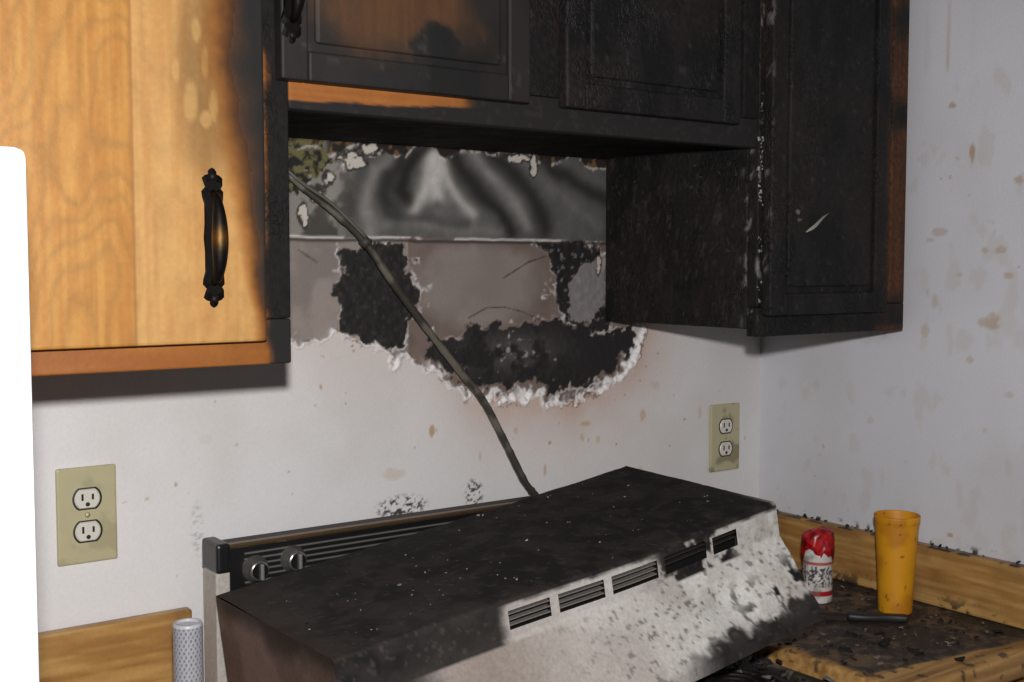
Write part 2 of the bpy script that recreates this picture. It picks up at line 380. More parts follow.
def leftframe_col(V):
    n=len(V); X=V[:,0];Z=V[:,2]; n1=fbm(V,25,3,53)
    c=woodtone(V[:,[2,1,0]],(156,96,34),(130,72,22),5)
    xr=B(265,350,YF)[0]; b=ss(-.012,.012,X-xr+(n1-.5)*.02); b=np.maximum(b,.3*ss(.2,.0,xr-X))
    c=burn(c,b,n1); return fin(c,np.where(b>.6,.85,.5))
def add(mb,lo,hi,mat,col,r=.002,res=1.0,smooth=False,rough=.6):
    V,Fa=rbox(lo,hi,r,res); mb.add(V,Fa,mat,col,smooth,rough)

def handle(mb,c,L=.136):
    h=L/2; half=[(0,1.0),(.003,.975),(.0045,.94),(.0022,.915),(.0075,.89),(.0105,.85),(.0085,.80),(.0045,.775),(.004,.75),(.0075,.72),(.0112,.66),(.0105,.58),(.0085,.48),(.0085,.2),(.0095,.0)]
    pr=[(x,z*h) for x,z in half]; pr=pr+[(x,-z) for x,z in pr[-2::-1]]
    full=pr+[(-x,z) for x,z in pr[::-1] if x>0]
    V,Fa=prism(full,.0035); V=V+np.array(c); mb.add(V,Fa,M_metal,(22,20,19),rough=.55)
    P=catmull([(0,-.002,h*.62),(0,-.010,h*.56),(0,-.016,h*.36),(0,-.018,0),(0,-.016,-h*.36),(0,-.010,-h*.56),(0,-.002,-h*.62)],6)
    rr=.0038+.0042*np.exp(-((np.arange(len(P))-len(P)/2)/8)**2)
    V,Fa=tube(P+np.array(c),rr,12)
    cz=c[2]
    mb.add(V,Fa,M_metal,lambda v:fin(mix(base(len(v),(26,23,22)),(128,90,38),np.exp(-((v[:,2]-cz)/.010)**2)*.75),.5),smooth=True)
    for s in (1,-1):
        V,Fa=lathe([(0,-.005),(.003,-.005),(.0036,-.0035),(.0036,0)],12); V=V[:,[0,2,1]]; V=V+np.array(c)+np.array([0,0,s*h*.85]); mb.add(V,Fa,M_metal,(40,36,34),smooth=True)

e=empty('upper_cabinet',(-1.21,-.16,1.7))
mb=MB()
add(mb,(-1.39,-.30,ZB+.012),(XL-.001,-.004,ZT),M_char,lambda v:fin(burn(woodtone(v,(150,100,50),(120,80,40)),ss(-1.25,-1.08,v[:,0]),v[:,0]),.8),res=.02)
mb.build('carcass',e)
mb=MB()
add(mb,(-1.39,YF,ZB),(XL,-.301,ZB+.045),M_wood,leftframe_col,res=.004)
add(mb,(XL-.04,YF,ZB+.0455),(XL,-.301,ZT),M_char,leftframe_col,res=.006)
add(mb,(-1.39,YF,ZB+.0455),(-1.36,-.301,ZT),M_wood,leftframe_col,res=.05)
add(mb,(-1.359,YF,ZT-.04),(XL-.041,-.301,ZT),M_wood,leftframe_col,res=.05)
mb.build('face_frame',e)
mb=MB()
xd=B(266,200,YD)[0]; zd=B(150,346,YD)[2]
add(mb,(-1.378,YD,zd),(xd,YF-.0005,1.74),M_wood,left_col,r=.003,res=.0022)
add(mb,(-1.378,YD,1.741),(xd,YF-.0005,ZT-.02),M_wood,left_col,r=.003,res=.02)
mb.build('door',e)
hc=B(213,238,YD); mb=MB(); handle(mb,(hc[0],YD+.0005,hc[2])); mb.build('door_pull',e)

def short_col(V):
    n=len(V);X=V[:,0];Z=V[:,2]; n1=fbm(V,12,4,60); n2=fbm(V,60,3,61)
    c=woodtone(V,(88,56,30),(66,42,24),7)
    o=B(400,5,YD); g=((X-o[0])/.105)**2+((Z-o[2])/.062)**2
    k=ss(1.4,.3,g+(n1-.5)*1.2+(n2-.5)*.5)
    o2=B(440,50,YD); g2=((X-o2[0])/.034)**2+((Z-o2[2])/.030)**2; k=np.minimum(k,ss(.5,1.2,g2+(n2-.5)*2.0))
    n_=char_col(V); c=n_*(1-k[:,None])+c*k[:,None]
    return fin(c,.66)
def shortframe_col(V):
    n=len(V);X=V[:,0];Z=V[:,2]; n1=fbm(V,30,4,63)
    c=woodtone(V[:,[2,1,0]],(158,98,40),(132,74,28),8)
    z1=B(296,99,YF)[2]; x2=B(485,90,YF)[0]; xl=B(300,90,YF)[0]
    ramp=z1-.003+.010*np.clip((X-xl)/(x2-xl),0,1)
    clean=ss(ramp-.002,ramp+.003,Z+(n1-.5)*.008)*ss(x2+.012,x2-.05,X+(n1-.5)*.03)
    xv=B(561,50,YF)[0]; clean=np.maximum(clean,np.exp(-((X-xv)/.003)**2)*.7*ss(1.66,1.70,Z))
    b=1-clean*.85; c=burn(c,b,n1); c=mix(c,(70,54,52),ss(.60,.66,fbm(V,150,3,64))*.3*(b>.5))
    return fin(c,.8)
def char_col(V,flake=.74,tone=(25,23,23)):
    n=len(V); c=base(n,tone); c=mix(c,(11,10,10),ss(.38,.62,fbm(V,(36,36,16),4,70))*.8)
    c=mix(c,(36,29,25),ss(.55,.7,fbm(V,9,3,72))*.5)
    c=mix(c,(66,63,62),ss(flake-.03,flake+.04,fbm(V,(150,150,80),3,71))*.5)
    return c
def framed_door(mb,x0,x1,z0,z1,col,res=.006,fwid=.034,mat=None):
    mat=mat or M_char
    add(mb,(x0,YD,z0),(x0+fwid,YF-.0005,z1),mat,col,.003,res); add(mb,(x1-fwid,YD,z0),(x1,YF-.0005,z1),mat,col,.003,res)
    add(mb,(x0+fwid-.0005,YD,z0),(x1-fwid+.0005,YF-.0005,z0+fwid),mat,col,.003,res); add(mb,(x0+fwid-.0005,YD,z1-fwid),(x1-fwid+.0005,YF-.0005,z1),mat,col,.003,res)
    add(mb,(x0+fwid-.003,YD+.006,z0+fwid-.003),(x1-fwid+.003,YF-.001,z1-fwid+.003),mat,col,.002,res)
    add(mb,(x0+fwid+.008,YD+.002,z0+fwid+.008),(x1-fwid-.008,YF-.002,z1-fwid-.008),mat,col,.005,res)
e=empty('upper_cabinet.001',(-.7,-.16,1.85))
mb=MB()
V,Fa=rbox((XL+.0005,-.30,ZS+.008),(XRc-.0005,-.004,ZT),.002,.02); mb.add(V,Fa,M_char,lambda v:fin(char_col(v,.6,(28,23,21)),.9)); mb.build('carcass',e)
mb=MB()
add(mb,(XL+.0005,YF,ZS),(XRc-.0005,-.301,ZS+.038),M_wood,shortframe_col,res=.002)
xa=B(526,50,YF)[0];xb=B(574,50,YF)[0]
add(mb,(XL+.0005,YF,ZS+.0385),(XL+.03,-.301,ZT),M_char,shortframe_col,res=.006)
add(mb,(xa,YF,ZS+.0385),(xb,-.301,ZT),M_char,shortframe_col,res=.004)
add(mb,(XRc-.03,YF,ZS+.0385),(XRc-.0005,-.301,ZT),M_char,shortframe_col,res=.01)
add(mb,(XL+.031,YF,ZT-.04),(xa-.001,-.301,ZT),M_char,shortframe_col,res=.05)
mb.build('face_frame',e)
zs1=B(300,80,YD)[2]
mb=MB(); framed_door(mb,B(281,20,YD)[0],B(531,20,YD)[0],zs1,ZT-.02,short_col,.004,.03,M_wood); mb.build('door',e)
mb=MB(); framed_door(mb,B(567,20,YD)[0],B(742,20,YD)[0],zs1,ZT-.02,lambda v:fin(char_col(v),.66),.004,.03); mb.build('door_b',e)
hc=B(289,-22,YD); mb=MB(); handle(mb,(hc[0]+.002,YD+.0005,hc[2]),.13); mb.build('door_pull',e)

def side_col(V):
    c=char_col(V,.70,(27,25,25)); n2=fbm(V,(200,200,25),3,75)
    c=mix(c,(60,57,56),ss(.66,.72,n2)*.3); 
    c=mix(c,(160,156,154),ss(.60,.67,fbm(V,(90,90,60),3,76))*ss(-.275,-.31,V[:,1])*.65)
    c=mix(c,(8,7,7),np.exp(-((V[:,2]-ZB2-.13)/.0015)**2)*.6)
    return fin(c,.72)
def right_col(V):
    n=len(V);X=V[:,0];Z=V[:,2]; n1=fbm(V,14,4,77); c=char_col(V,.75)
    wd=woodtone(V,(88,52,28),(60,36,20),9); xr=B(886,200,YD)[0]
    k=ss(-.004,.014,X-xr+(n1-.5)*.02)*ss(.28,.6,n1+.10)*ss(1.345,1.40,Z)*.95
    k=np.maximum(k,ss(-.004,.01,X-xr)*ss(ZB2+.012,ZB2+.004,Z)*.8)
    c=c*(1-k[:,None])+wd*k[:,None]
    c=mix(c,(150,146,144),ss(.58,.66,fbm(V,(140,90,60),3,78))*np.exp(-((X-XRc-.002)/.007)**2)*.7)
    return fin(c,.70)
e=empty('upper_cabinet.002',(-.2,-.16,1.7))
ZB2=B(757,337,YF)[2]
mb=MB(); add(mb,(XRc,-.30,ZB2+.01),(XE,-.004,ZT),M_char,side_col,res=.005); 
pts=[(XRc-.0015,rng.uniform(-.29,-.02),rng.uniform(ZB2+.02,1.60)) for _ in range(50)]
V,Fa=chips(pts,.002,.006,.25,.6,(-1,0,0)); mb.add(V,Fa,M_char,(42,40,39),rough=.8)
mb.build('carcass',e)
mb=MB()
add(mb,(XRc,YF,ZB2),(XE,-.301,ZB2+.04),M_char,right_col,res=.004)
add(mb,(XRc,YF,ZB2+.0405),(XRc+.036,-.301,ZT),M_char,right_col,res=.004)
add(mb,(XE-.036,YF,ZB2+.0405),(XE,-.301,ZT),M_char,right_col,res=.004)
add(mb,(XRc+.037,YF,ZT-.04),(XE-.037,-.301,ZT),M_char,right_col,res=.05)
pts=[(rng.normal(XRc+.002,.003),YF-.0012,rng.uniform(ZB2+.02,1.66)) for _ in range(75)]
V,Fa=chips(pts,.001,.0045,.2,.8,(0,-1,0)); mb.add(V,Fa,M_wall,lambda v:fin(mix(base(len(v),(50,48,48)),(150,146,144),ss(.48,.6,fbm(v,80,2,79))),.8))
mb.build('face_frame',e)
mb=MB(); framed_door(mb,B(772,200,YD)[0],B(890,200,YD)[0],B(775,316,YD)[2],ZT-.02,right_col,.004,.03)
P0=B(806,232,YD-.004); Pf=catmull([P0,B(815,226,YD-.012),B(824,217,YD-.016),B(835,209,YD-.010)],6)
V=[];
for k,p in enumerate(Pf):
    t=k/(len(Pf)-1); wv=.003*math.sin(math.pi*min(1,t*1.1+.08))
    V+= [p+np.array([0,0,wv]),p-np.array([0,0,wv])]
mb.add(np.array(V),[(2*k,2*k+1,2*k+3,2*k+2) for k in range(len(Pf)-1)],M_wall,(122,120,114))
V,Fa=chips([tuple(B(800,219,YD-.003)),tuple(B(798,212,YD-.003))],.006,.009,.2,1,(0,-1,0)); mb.add(V,Fa,M_wall,(74,70,68))
pts=[tuple(B(rng.uniform(780,885),rng.uniform(0,310),YD-.001)) for _ in range(22)]
V,Fa=chips(pts,.002,.006,.2,.8,(0,-1,0)); mb.add(V,Fa,M_char,(44,41,40),rough=.8)
mb.build('door',e)

# ------------------------------------------------------------------ OUTLETS
def outlet(name,px,py,soot):
    c=B(px,py); mb=MB(); cx,cz=c[0],c[2]
    def pc(v):
        cc=base(len(v),(184,176,142)); cc=mix(cc,(136,126,98),ss(.55,.7,fbm(v,60,3,80))*soot); return fin(cc,.35)
    add(mb,(cx-.035,-.0065,cz-.0575),(cx+.035,-.0005,cz+.0575),M_plas,pc,.0028,.004)
    for s in (1,-1):
        z0=cz+s*.0195
        th=np.linspace(0,2*math.pi,40,endpoint=False); ox=.0156*np.cos(th); oz=np.clip(.0150*np.sin(th),-.0120,.0120)
        V,Fa=prism(np.stack([ox*1.14,oz*1.14],1),.0005); V=V+np.array([cx,-.0064,z0]); mb.add(V,Fa,M_plas,(34,31,28))
        V,Fa=prism(np.stack([ox,oz],1),.0022); V=V+np.array([cx,-.0062,z0]); mb.add(V,Fa,M_plas,(214,210,200),rough=.35)
        for dx,hh in ((-.0060,.0040),(.0060,.0034)):
            add(mb,(cx+dx-.0013,-.0088,z0+.0022-hh),(cx+dx+.0013,-.0084,z0+.0022+hh),M_plas,(20,18,16),.0001)
        V,Fa=lathe([(0,-.0004),(.0026,-.0004),(.0026,0)],14); V=V[:,[0,2,1]]+np.array([cx,-.0084,z0-.0065]); mb.add(V,Fa,M_plas,(20,18,16))
    V,Fa=lathe([(0,-.0016),(.002,-.0016),(.0032,-.0006),(.0034,0)],16); V=V[:,[0,2,1]]+np.array([cx,-.0064,cz]); mb.add(V,Fa,M_metal,(190,182,150),smooth=True)
    return mb.build(name)
outlet('wall_outlet',86,514,.3); outlet('wall_outlet.001',723,437,.9)

# ------------------------------------------------------------------ COUNTERS
ZC=.915; ZBS=1.005
def lam_col(V,hor=0):
    n=len(V); s=[(12,180,180),(180,12,180)][hor]; g=fbm(V,s,3,90); g2=fbm(V,[(2,60,60),(60,2,60)][hor],3,91)
    c=mix(base(n,(188,148,90)),(150,106,56),ss(.3,.7,g)*.8); return mix(c,(126,86,42),ss(.48,.7,g2)*.65)
def lc_left(V): return fin(mix(lam_col(V),(90,62,38),ss(.05,.0,np.abs(V[:,0]+1.045))*.5*(fbm(V,50,2,92))),.35)
def lc_right(V):
    c=lam_col(V,1); n2=fbm(V,60,4,93); Z=V[:,2]
    c=mix(c,(40,34,30),ss(.58,.64,n2)*ss(ZC+.03,ZC+.0,Z)*.8)
    c=mix(c,(70,50,34),ss(.4,.7,fbm(V,12,3,94))*.35)
    c=mix(c,(34,28,26),ss(.45,.55,n2)*ss(ZBS-.004,ZBS-.001,Z)*.8)
    return fin(c,.38)
def lc_top(V):
    c=lam_col(V,0); n1=fbm(V,14,4,95); n2=fbm(V,70,4,96); X=V[:,0];Y=V[:,1]
    a=Hz(870,674,ZC); b=Hz(1024,641,ZC); 
    k=(Y-(a[1]+(b[1]-a[1])*(X-a[0])/(b[0]-a[0])))
    s=ss(-.003,.004,k+(n2-.5)*.006)*ss(XRc+.012,XRc+.03,X+(n1-.5)*.03)
    c=mix(c,(86,68,54),s*.86)
    c=mix(c,(32,28,26),s*ss(.42,.56,n1*.65+n2*.35)*.93)
    c=mix(c,(120,110,100),s*ss(.60,.70,fbm(V,190,3,97))*.5)
    c=mix(c,(40,32,26),ss(.60,.66,n2)*(1-s)*.6)
    return fin(c,.65)
def counter(name,x0,x1,right):
    e=empty(name,((x0+x1)/2,-.28,.9))
    mb=MB()
    add(mb,(x0,-.565,ZC-.038),(x1,-.0225,ZC),M_lam,lc_top if right else (lambda v:fin(lam_col(v),.35)),.006,.003 if right else .02)
    mb.build('top',e)
    mb=MB()
    add(mb,(x0,-.022,ZC-.038),(x1,-.0045,ZBS),M_lam,lc_left if not right else (lambda v:fin(lam_col(v),.38)),.004,.004)
    if right: add(mb,(x1-.019,-.565,ZC+.0005),(x1,-.0225,ZBS),M_lam,lc_right,.004,.003)
    mb.build('backsplash',e)
    mb=MB(); add(mb,(x0+.002,-.52,.10),(x1-.002,-.02,ZC-.039),M_wood,(176,122,70)); add(mb,(x0+.002,-.46,0),(x1-.002,-.02,.0995),M_wood,(50,40,34))
    add(mb,(x0+.02,-.538,.13),(x1-.02,-.5205,.66),M_wood,(190,136,80),.004); add(mb,(x0+.02,-.538,.69),(x1-.02,-.5205,.85),M_wood,(190,136,80),.004)
    mb.build('base_cabinet',e); return e
SX0,SX1=-1.037,XRc-.002
counter('kitchen_counter',-1.395,SX0-.006,False)
counter('kitchen_counter.001',SX1+.004,-.002,True)

# ------------------------------------------------------------------ STOVE
ZK=.896
es=e=empty('stove',(-.7,-.3,.45))
mb=MB()
wh=(214,208,204)
add(mb,(SX0,-.53,.08),(SX1,-.05,ZK-.02),M_enam,wh,.003)
add(mb,(SX0+.02,-.48,0),(SX1-.02,-.08,.0795),M_enam,(30,30,30))
add(mb,(SX0+.005,-.565,.27),(SX1-.005,-.5305,.80),M_enam,wh,.006); add(mb,(SX0+.09,-.568,.40),(SX1-.09,-.5655,.68),M_plas,(15,15,16),.001,rough=.1)
add(mb,(SX0+.005,-.56,.09),(SX1-.005,-.5305,.262),M_enam,wh,.006)
V,Fa=tube(catmull([(SX0+.06,-.566,.765),(SX0+.06,-.60,.765),(SX0+.10,-.605,.765),(SX1-.10,-.605,.765),(SX1-.06,-.60,.765),(SX1-.06,-.566,.765)],5),.008); mb.add(V,Fa,M_plas,(25,25,25),smooth=True)
mb.build('body',e)
def ck(v):
    c=mix(base(len(v),(44,40,38)),(120,112,106),ss(.5,.65,fbm(v,50,4,100))); return fin(mix(c,(22,20,20),ss(.45,.6,fbm(v,18,4,101))),.6)
mb=MB(); add(mb,(SX0-.001,-.57,ZK-.0195),(SX1+.001,-.05,ZK),M_enam,ck,.006,.008)
for bx,by,br in [(-.86,-.20,.075),(-.54,-.20,.09),(-.86,-.42,.09),(-.50,-.42,.075)]:
    V,Fa=lathe([(0,.001),(br,.001),(br+.008,.006),(br+.012,.002),(br+.013,0)],40,bx,by,ZK); mb.add(V,Fa,M_metal,(90,84,80),smooth=True)
    th=np.linspace(0,2*math.pi*3.6,160); rr=.018+(br-.022)*th/th[-1]
    P=np.stack([bx+rr*np.cos(th),by+rr*np.sin(th),np.full(160,ZK+.010)],1); V,Fa=tube(P,.0038,8); mb.add(V,Fa,M_metal,(36,32,30),smooth=True)
mb.build('cooktop',e)
GY0,GY1=-.086,-.052
ZG=B(225,545,GY0)[2]
mb=MB()
def gf(v):
    X=v[:,0];Z=v[:,2]; c=base(len(v),(24,23,24)); ln=ss(.35,.9,np.cos((Z-ZG)*2*math.pi/.0072)); inside=(X>SX0+.035)&(Z<ZG-.012)&(Z>ZG-.085)
    c=mix(c,(136,132,128),ln*inside*.75); return fin(c,.35)
add(mb,(SX0+.012,GY0,ZK-.002),(SX1-.012,GY1,ZG-.004),M_plas,gf,.003,.0018)
add(mb,(SX0+.010,GY0-.003,ZG-.006),(SX1-.010,GY0+.010,ZG),M_metal,(120,98,74),.002,rough=.4)
add(mb,(SX0+.010,GY0+.0105,ZG-.006),(SX1-.010,GY1,ZG-.001),M_plas,(40,33,29),.002)
for xa_,xb_ in ((SX0-.004,SX0+.014),(SX1-.014,SX1+.002)):
    add(mb,(xa_,GY0-.012,ZG-.032),(xb_,GY1+.004,ZG+.004),M_plas,(24,23,24),.004,rough=.35)
    add(mb,(xa_,GY0-.008,ZK-.10),(xb_,GY1,ZG-.0315),M_enam,(180,174,168),.002,.01)
mb.build('backguard',e)
mb=MB()
for px,py in ((260,571),(298,561)):
    c=B(px,py,GY0-.015)
    V,Fa=lathe([(.0165,0),(.0165,.003),(.0135,.005),(.0125,.014),(.0115,.016),(0,.016)],36); V=V[:,[0,2,1]]*np.array([1,-1,1])+np.array([c[0],GY0,c[2]]); mb.add(V,Fa,M_metal,(150,148,146),smooth=True,rough=.3)
    V,Fa=lathe([(.0100,0),(.0095,.002),(0,.002)],30); V=V[:,[0,2,1]]*np.array([1,-1,1])+np.array([c[0],GY0-.016,c[2]]); mb.add(V,Fa,M_plas,(24,24,24),rough=.3)
    add(mb,(c[0]-.0022,GY0-.024,c[2]-.010),(c[0]+.0022,GY0-.0175,c[2]+.010),M_metal,(150,148,146),.001)
mb.build('knobs',e)
pts=[(rng.uniform(SX0+.28,SX1-.02),rng.uniform(-.54,-.13),ZK+.004+rng.uniform(0,.010)) for _ in range(420)]
mb=MB(); V,Fc=chips(pts,.005,.014,.3,1.0); mb.add(V,Fc,M_char,lambda v:fin(mix(base(len(v),(30,27,26)),(100,94,88),ss(.58,.64,fbm(v,30,2,161))),.85)); mb.build('cooktop_debris',es)

# ------------------------------------------------------------------ RANGE HOOD
W=.625; TD=.292; LV=.352; HB=-.138
prof=[(0,HB),(0,-.004),(.0012,-.0012),(.004,0),(TD-.004,0),(TD-.0012,-.0012),(TD,-.004),(TD+.002,-.042),(TD+.006,-.047),(LV-.006,-.114),(LV-.001,-.119),(LV,-.123),(LV,HB)]
pd=np.array(dens(prof,.0028))
us=np.linspace(0,W,270)
def warp(V):
    V=V.copy(); k=V[:,0]/W; q=np.clip(-V[:,1]/TD,0,1.2)
    V[:,2]+=k*(.007-.0065*q)+(1-k)*(-.004*(1-q))
    V[:,2]-=.005*np.exp(-((k-.62)/.22)**2)*ss(.6,1.1,q)      # front edge sagged by the heat
    V[:,0]+=.007*k*(1-q)
    return V
def hood_col(V):
    u,v,w=V[:,0],-V[:,1],V[:,2]; n=len(V); k=u/W
    n1=fbm(V,10,4,110); n2=fbm(V,45,4,111); n3=fbm(V,170,3,112)
    white=mix(base(n,(194,189,184)),(168,160,154),ss(.4,.65,n1)*.7); white=mix(white,(128,116,110),ss(.60,.72,n3)*.5*ss(.5,.75,k))
    white=mix(white,(212,209,205),ss(.60,.75,k)*ss(.45,.6,n2)*.7)
    soot=mix(base(n,(42,38,37)),(25,23,23),ss(.4,.6,n2)); soot=mix(soot,(58,54,51),ss(.5,.7,n1)*.5); soot=mix(soot,(84,77,74),ss(.66,.74,n3)*.5)
    strip=(w<-.004)&(w>-.048)&(v>.1); apron=(w<=-.045)&(v>TD-.01)
    s=np.ones(n)
    st=ss(.33,.30,k+(n2-.5)*.04)
    st=np.maximum(st,ss(.64,.69,k)*ss(.90,.85,k)*ss(.40,.47,n2))
    st=np.maximum(st,ss(-.009,-.003,w+(n2-.5)*.010))
    s=np.where(strip,st,s)
    drip=fbm(V,(70,70,9),3,113)
    a=ss(.24,.12,k+(n1-.5)*.12-(w+.05)*.6)
    a=np.maximum(a,ss(.56,.61,n1*.3+n2*.7)*ss(.80,.94,k-(w+.09)*5))
    a=np.maximum(a,ss(-.108,-.116,w+(n2-.5)*.02+(drip-.5)*.03)*ss(.60,.75,k)*.96)
    a=np.maximum(a,ss(.66,.72,drip)*ss(.65,.8,k)*ss(-.06,-.09,w)*.6)
    a=np.maximum(a,ss(.68,.71,n3)*.4*ss(.3,.6,k))
    s=np.where(apron,a,s)
    tp=1-ss(.985,.995,k)*ss(.20,.29,v)*.7
    s=np.where(~strip&~apron&(w>-.004),tp,s)
    c=white*(1-s[:,None])+soot*s[:,None]
    m=np.exp(-((k-.26)/.12)**2)*apron; c=mix(c,(122,108,100),m*.6*(1-s))
    m=(~strip)&(~apron)&(w>-.004); c=mix(c,(60,49,43),m*ss(.12,.0,k)*.6)
    return fin(c,np.where(s>.5,.85,.55))
Aa,Pp=np.meshgrid(us,np.arange(len(pd)),indexing='ij'); pv=pd[Pp.ravel()]
V=np.stack([Aa.ravel(),-pv[:,0],pv[:,1]],1)
kk=V[:,0]/W; wv=(fbm(V,7,3,120)-.5); isap=(V[:,2]<-.055)&(-V[:,1]>TD); isT=V[:,2]>-.002
sag=np.exp(-((kk-.80)/.05)**2)
V2=warp(V); V2[:,2]+=np.where(isT,wv*.008+(fbm(V,120,3,121)-.5)*.001,0)+np.where(isap&(V[:,2]>-.13),wv*.010,0)
V2[:,1]+=np.where(isap,sag*.014*np.clip((-.055-V[:,2])/.03,0,1)*np.clip((V[:,2]+.118)/.03,0,1)+(fbm(V,90,3,122)-.5)*.0015,0)
Fa=gridF(len(us),len(pd))
groups=[(.326,.418),(.436,.54),(.557,.668),(.686,.795),(.814,.88)]
cen=V[Fa].mean(1); kc=cen[:,0]/W
cut=np.zeros(len(Fa),bool)
for g0,g1 in groups: cut|=(kc>g0)&(kc<g1)&(cen[:,2]<-.0115)&(cen[:,2]>-.034)&(-cen[:,1]>.285)
mb=MB(); cc=hood_col(V); mb.add(V2,Fa[~cut],M_enam,lambda v:cc,smooth=True)
def hadd(lo,hi,mat,col,r,res=1.0,rough=.6):
    V,Fa=rbox(lo,hi,r,res); mb.add(warp(V),Fa,mat,col,False,rough)
hadd((W*.30,-(TD-.014),-.044),(W*.90,-(TD-.020),-.005),M_plas,(12,11,11),.0005,.02)
for gi,(g0,g1) in enumerate(groups):
    for q in range(2 if gi>=3 else 3):
        z=-.0170-.0062*q; dmg=(gi>=3)
        hadd((W*g0,-(TD-.0005),z-.0007),(W*g1,-(TD-.008),z+.0007),M_enam,(46,42,41) if dmg else (116,110,106),.0004,.01)
def endp(u0):
    ws=np.linspace(0,HB,26); V=[]
    pf=sorted([(p[1],p[0]) for p in prof if p[0]>.2])
    zz=np.array([p[0] for p in pf]); vv=np.array([p[1] for p in pf])
    ss_=np.linspace(0,1,60)
    for w_ in ws:
        vf=np.interp(w_,zz,vv)
        for s_ in ss_: V.append((u0,-s_*vf,w_))
    return np.array(V),gridF(26,60,flip=(u0>0))
def end_col(V):
    n=len(V); n2=fbm(V,25,4,125); w=V[:,2]
    c=mix(base(n,(112,94,88)),(78,66,62),ss(.35,.65,n2)*.6); c=mix(c,(44,37,34),ss(-.035,.0,w+(n2-.5)*.03)); c=mix(c,(40,36,34),ss(-.11,-.14,w)*.5)
    c=mix(c,(48,40,38),ss(.18,.30,-V[:,1])*.5); return fin(c,.6)
V,Fe=endp(0.0); mb.add(warp(V),Fe,M_enam,lambda v:end_col(V))
V,Fe=endp(W); mb.add(warp(V),Fe,M_enam,lambda v:end_col(V))
pts=[(rng.uniform(.02,W-.02),-rng.uniform(.01,TD-.01),.001) for _ in range(260)]
V,Fc=chips(pts,.0007,.0024,.4,.8); mb.add(warp(V),Fc,M_char,lambda v:fin(mix(base(len(v),(32,30,30)),(150,144,140),ss(.60,.66,fbm(v,60,2,128))),.8))
mw=Matrix.Translation((-1.058,-.134,1.053))@Matrix.Rotation(math.radians(.1),4,'Z')@Matrix.Rotation(math.radians(-7.1),4,'Y')@Matrix.Rotation(math.radians(-.2),4,'X')
mb.build('range_hood',None,mw)

# ------------------------------------------------------------------ CABLE
cp=[B(286,172,-.010),B(300,186,-.012),B(330,209,-.016),B(365,242,-.018),B(393,283,-.020),B(428,330,-.018),B(463,375,-.020),B(484,402,-.022),B(504,440,-.026),B(524,480,-.032),B(538,500,-.034),B(546,530,-.036)]
P=catmull(cp,10); r=.0038+.0016*ss(10,40,np.arange(len(P)))+np.array([rng.normal()*.00025 for _ in P])
mb=MB(); V,Fa=tube(P,r,12)
mb.add(V,Fa,M_plas,lambda v:fin(mix(base(len(v),(100,95,84)),(56,51,44),ss(.4,.6,fbm(v,50,3,130))),.5),smooth=True)
V,Fa=tube(catmull([cp[0]+np.array([0,-.004,.002]),cp[1]+np.array([.0,-.006,.004]),cp[2]+np.array([.002,-.004,.006]),cp[3]+np.array([0,-.004,.006])],8),.0022,8); mb.add(V,Fa,M_plas,(94,90,84),smooth=True)
q=cp[3]; V,Fa=tube([q+np.array([-.004,0,.004]),q+np.array([.004,-.001,-.004])],.0075,12); mb.add(V,Fa,M_plas,(60,56,52),smooth=True)
mb.build('power_cable')

# ------------------------------------------------------------------ FRIDGE
fx=B(35,400,-.75)[0]; fz=B(15,146,-.75)[2]
e=empty('refrigerator',(fx-.3,-.42,.75))
mb=MB(); add(mb,(fx-.60,-.69,.03),(fx,-.03,fz-.004),M_plas,(236,238,244),.012,.1)
for lx in (fx-.57,fx-.05):
    for ly in (-.66,-.08): add(mb,(lx,ly,0),(lx+.03,ly+.03,.031),M_plas,(30,30,30))
mb.build('body',e)
mb=MB(); add(mb,(fx-.60,-.75,1.02),(fx,-.692,fz),M_plas,(238,240,246),.006,.1); add(mb,(fx-.60,-.75,.08),(fx,-.692,1.012),M_plas,(238,240,246),.006,.1); mb.build('doors',e)
mb=MB()
for z0,z1 in ((1.05,1.30),(.65,.98)):
    add(mb,(fx-.565,-.79,z0),(fx-.54,-.775,z1),M_plas,(230,230,235),.005); add(mb,(fx-.565,-.776,z0),(fx-.54,-.749,z0+.02),M_plas,(230,230,235),.003); add(mb,(fx-.565,-.776,z1-.02),(fx-.54,-.749,z1),M_plas,(230,230,235),.003)
mb.build('handles',e)

# ------------------------------------------------------------------ SMALL ITEMS
ct=Hz(895,612,ZC); c=ct; H=.146
pr=dens([(0,.0),(.0235,.0),(.0245,.002),(.0262,.05),(.0315,H-.012),(.0325,H-.010),(.0333,H-.001),(.0325,H),(.0318,H-.001),(.030,H-.012),(.0245,.05),(.0225,.004),(0,.004)],.003)
V,Fa=lathe(pr,64,c[0],c[1],ZC+.001)
mb=MB(); mb.add(V,Fa,M_plas,lambda v:fin(mix(mix(base(len(v),(212,146,16)),(172,106,12),ss(.45,.7,fbm(v,30,3,140))*.6),(80,56,20),ss(.74,.78,fbm(v,150,3,141))*.8),.55),smooth=True)
mb.build('plastic_tumbler')
cj=Hz(817,601,ZC); c=cj; R=.0225; J=ZC+.001
def jc(v):
    z=v[:,2]-J; a=np.arctan2(v[:,1]-cj[1],v[:,0]-cj[0]); n=len(v)
    cc=base(n,(206,202,198)); cc=mix(cc,(165,30,34),((z>.012)&(z<.020))*1.0); 
    tx=fbm(np.stack([a*R,z*0,z],1),(420,1,300),2,150); cc=mix(cc,(60,55,60),ss(.52,.56,tx)*((z>.026)&(z<.058))*.9)
    cc=mix(cc,(170,60,55),((z>.060)&(z<.064))*.8); cc=mix(cc,(120,110,104),ss(.55,.7,fbm(v,60,3,151))*.5); return fin(cc,.4)
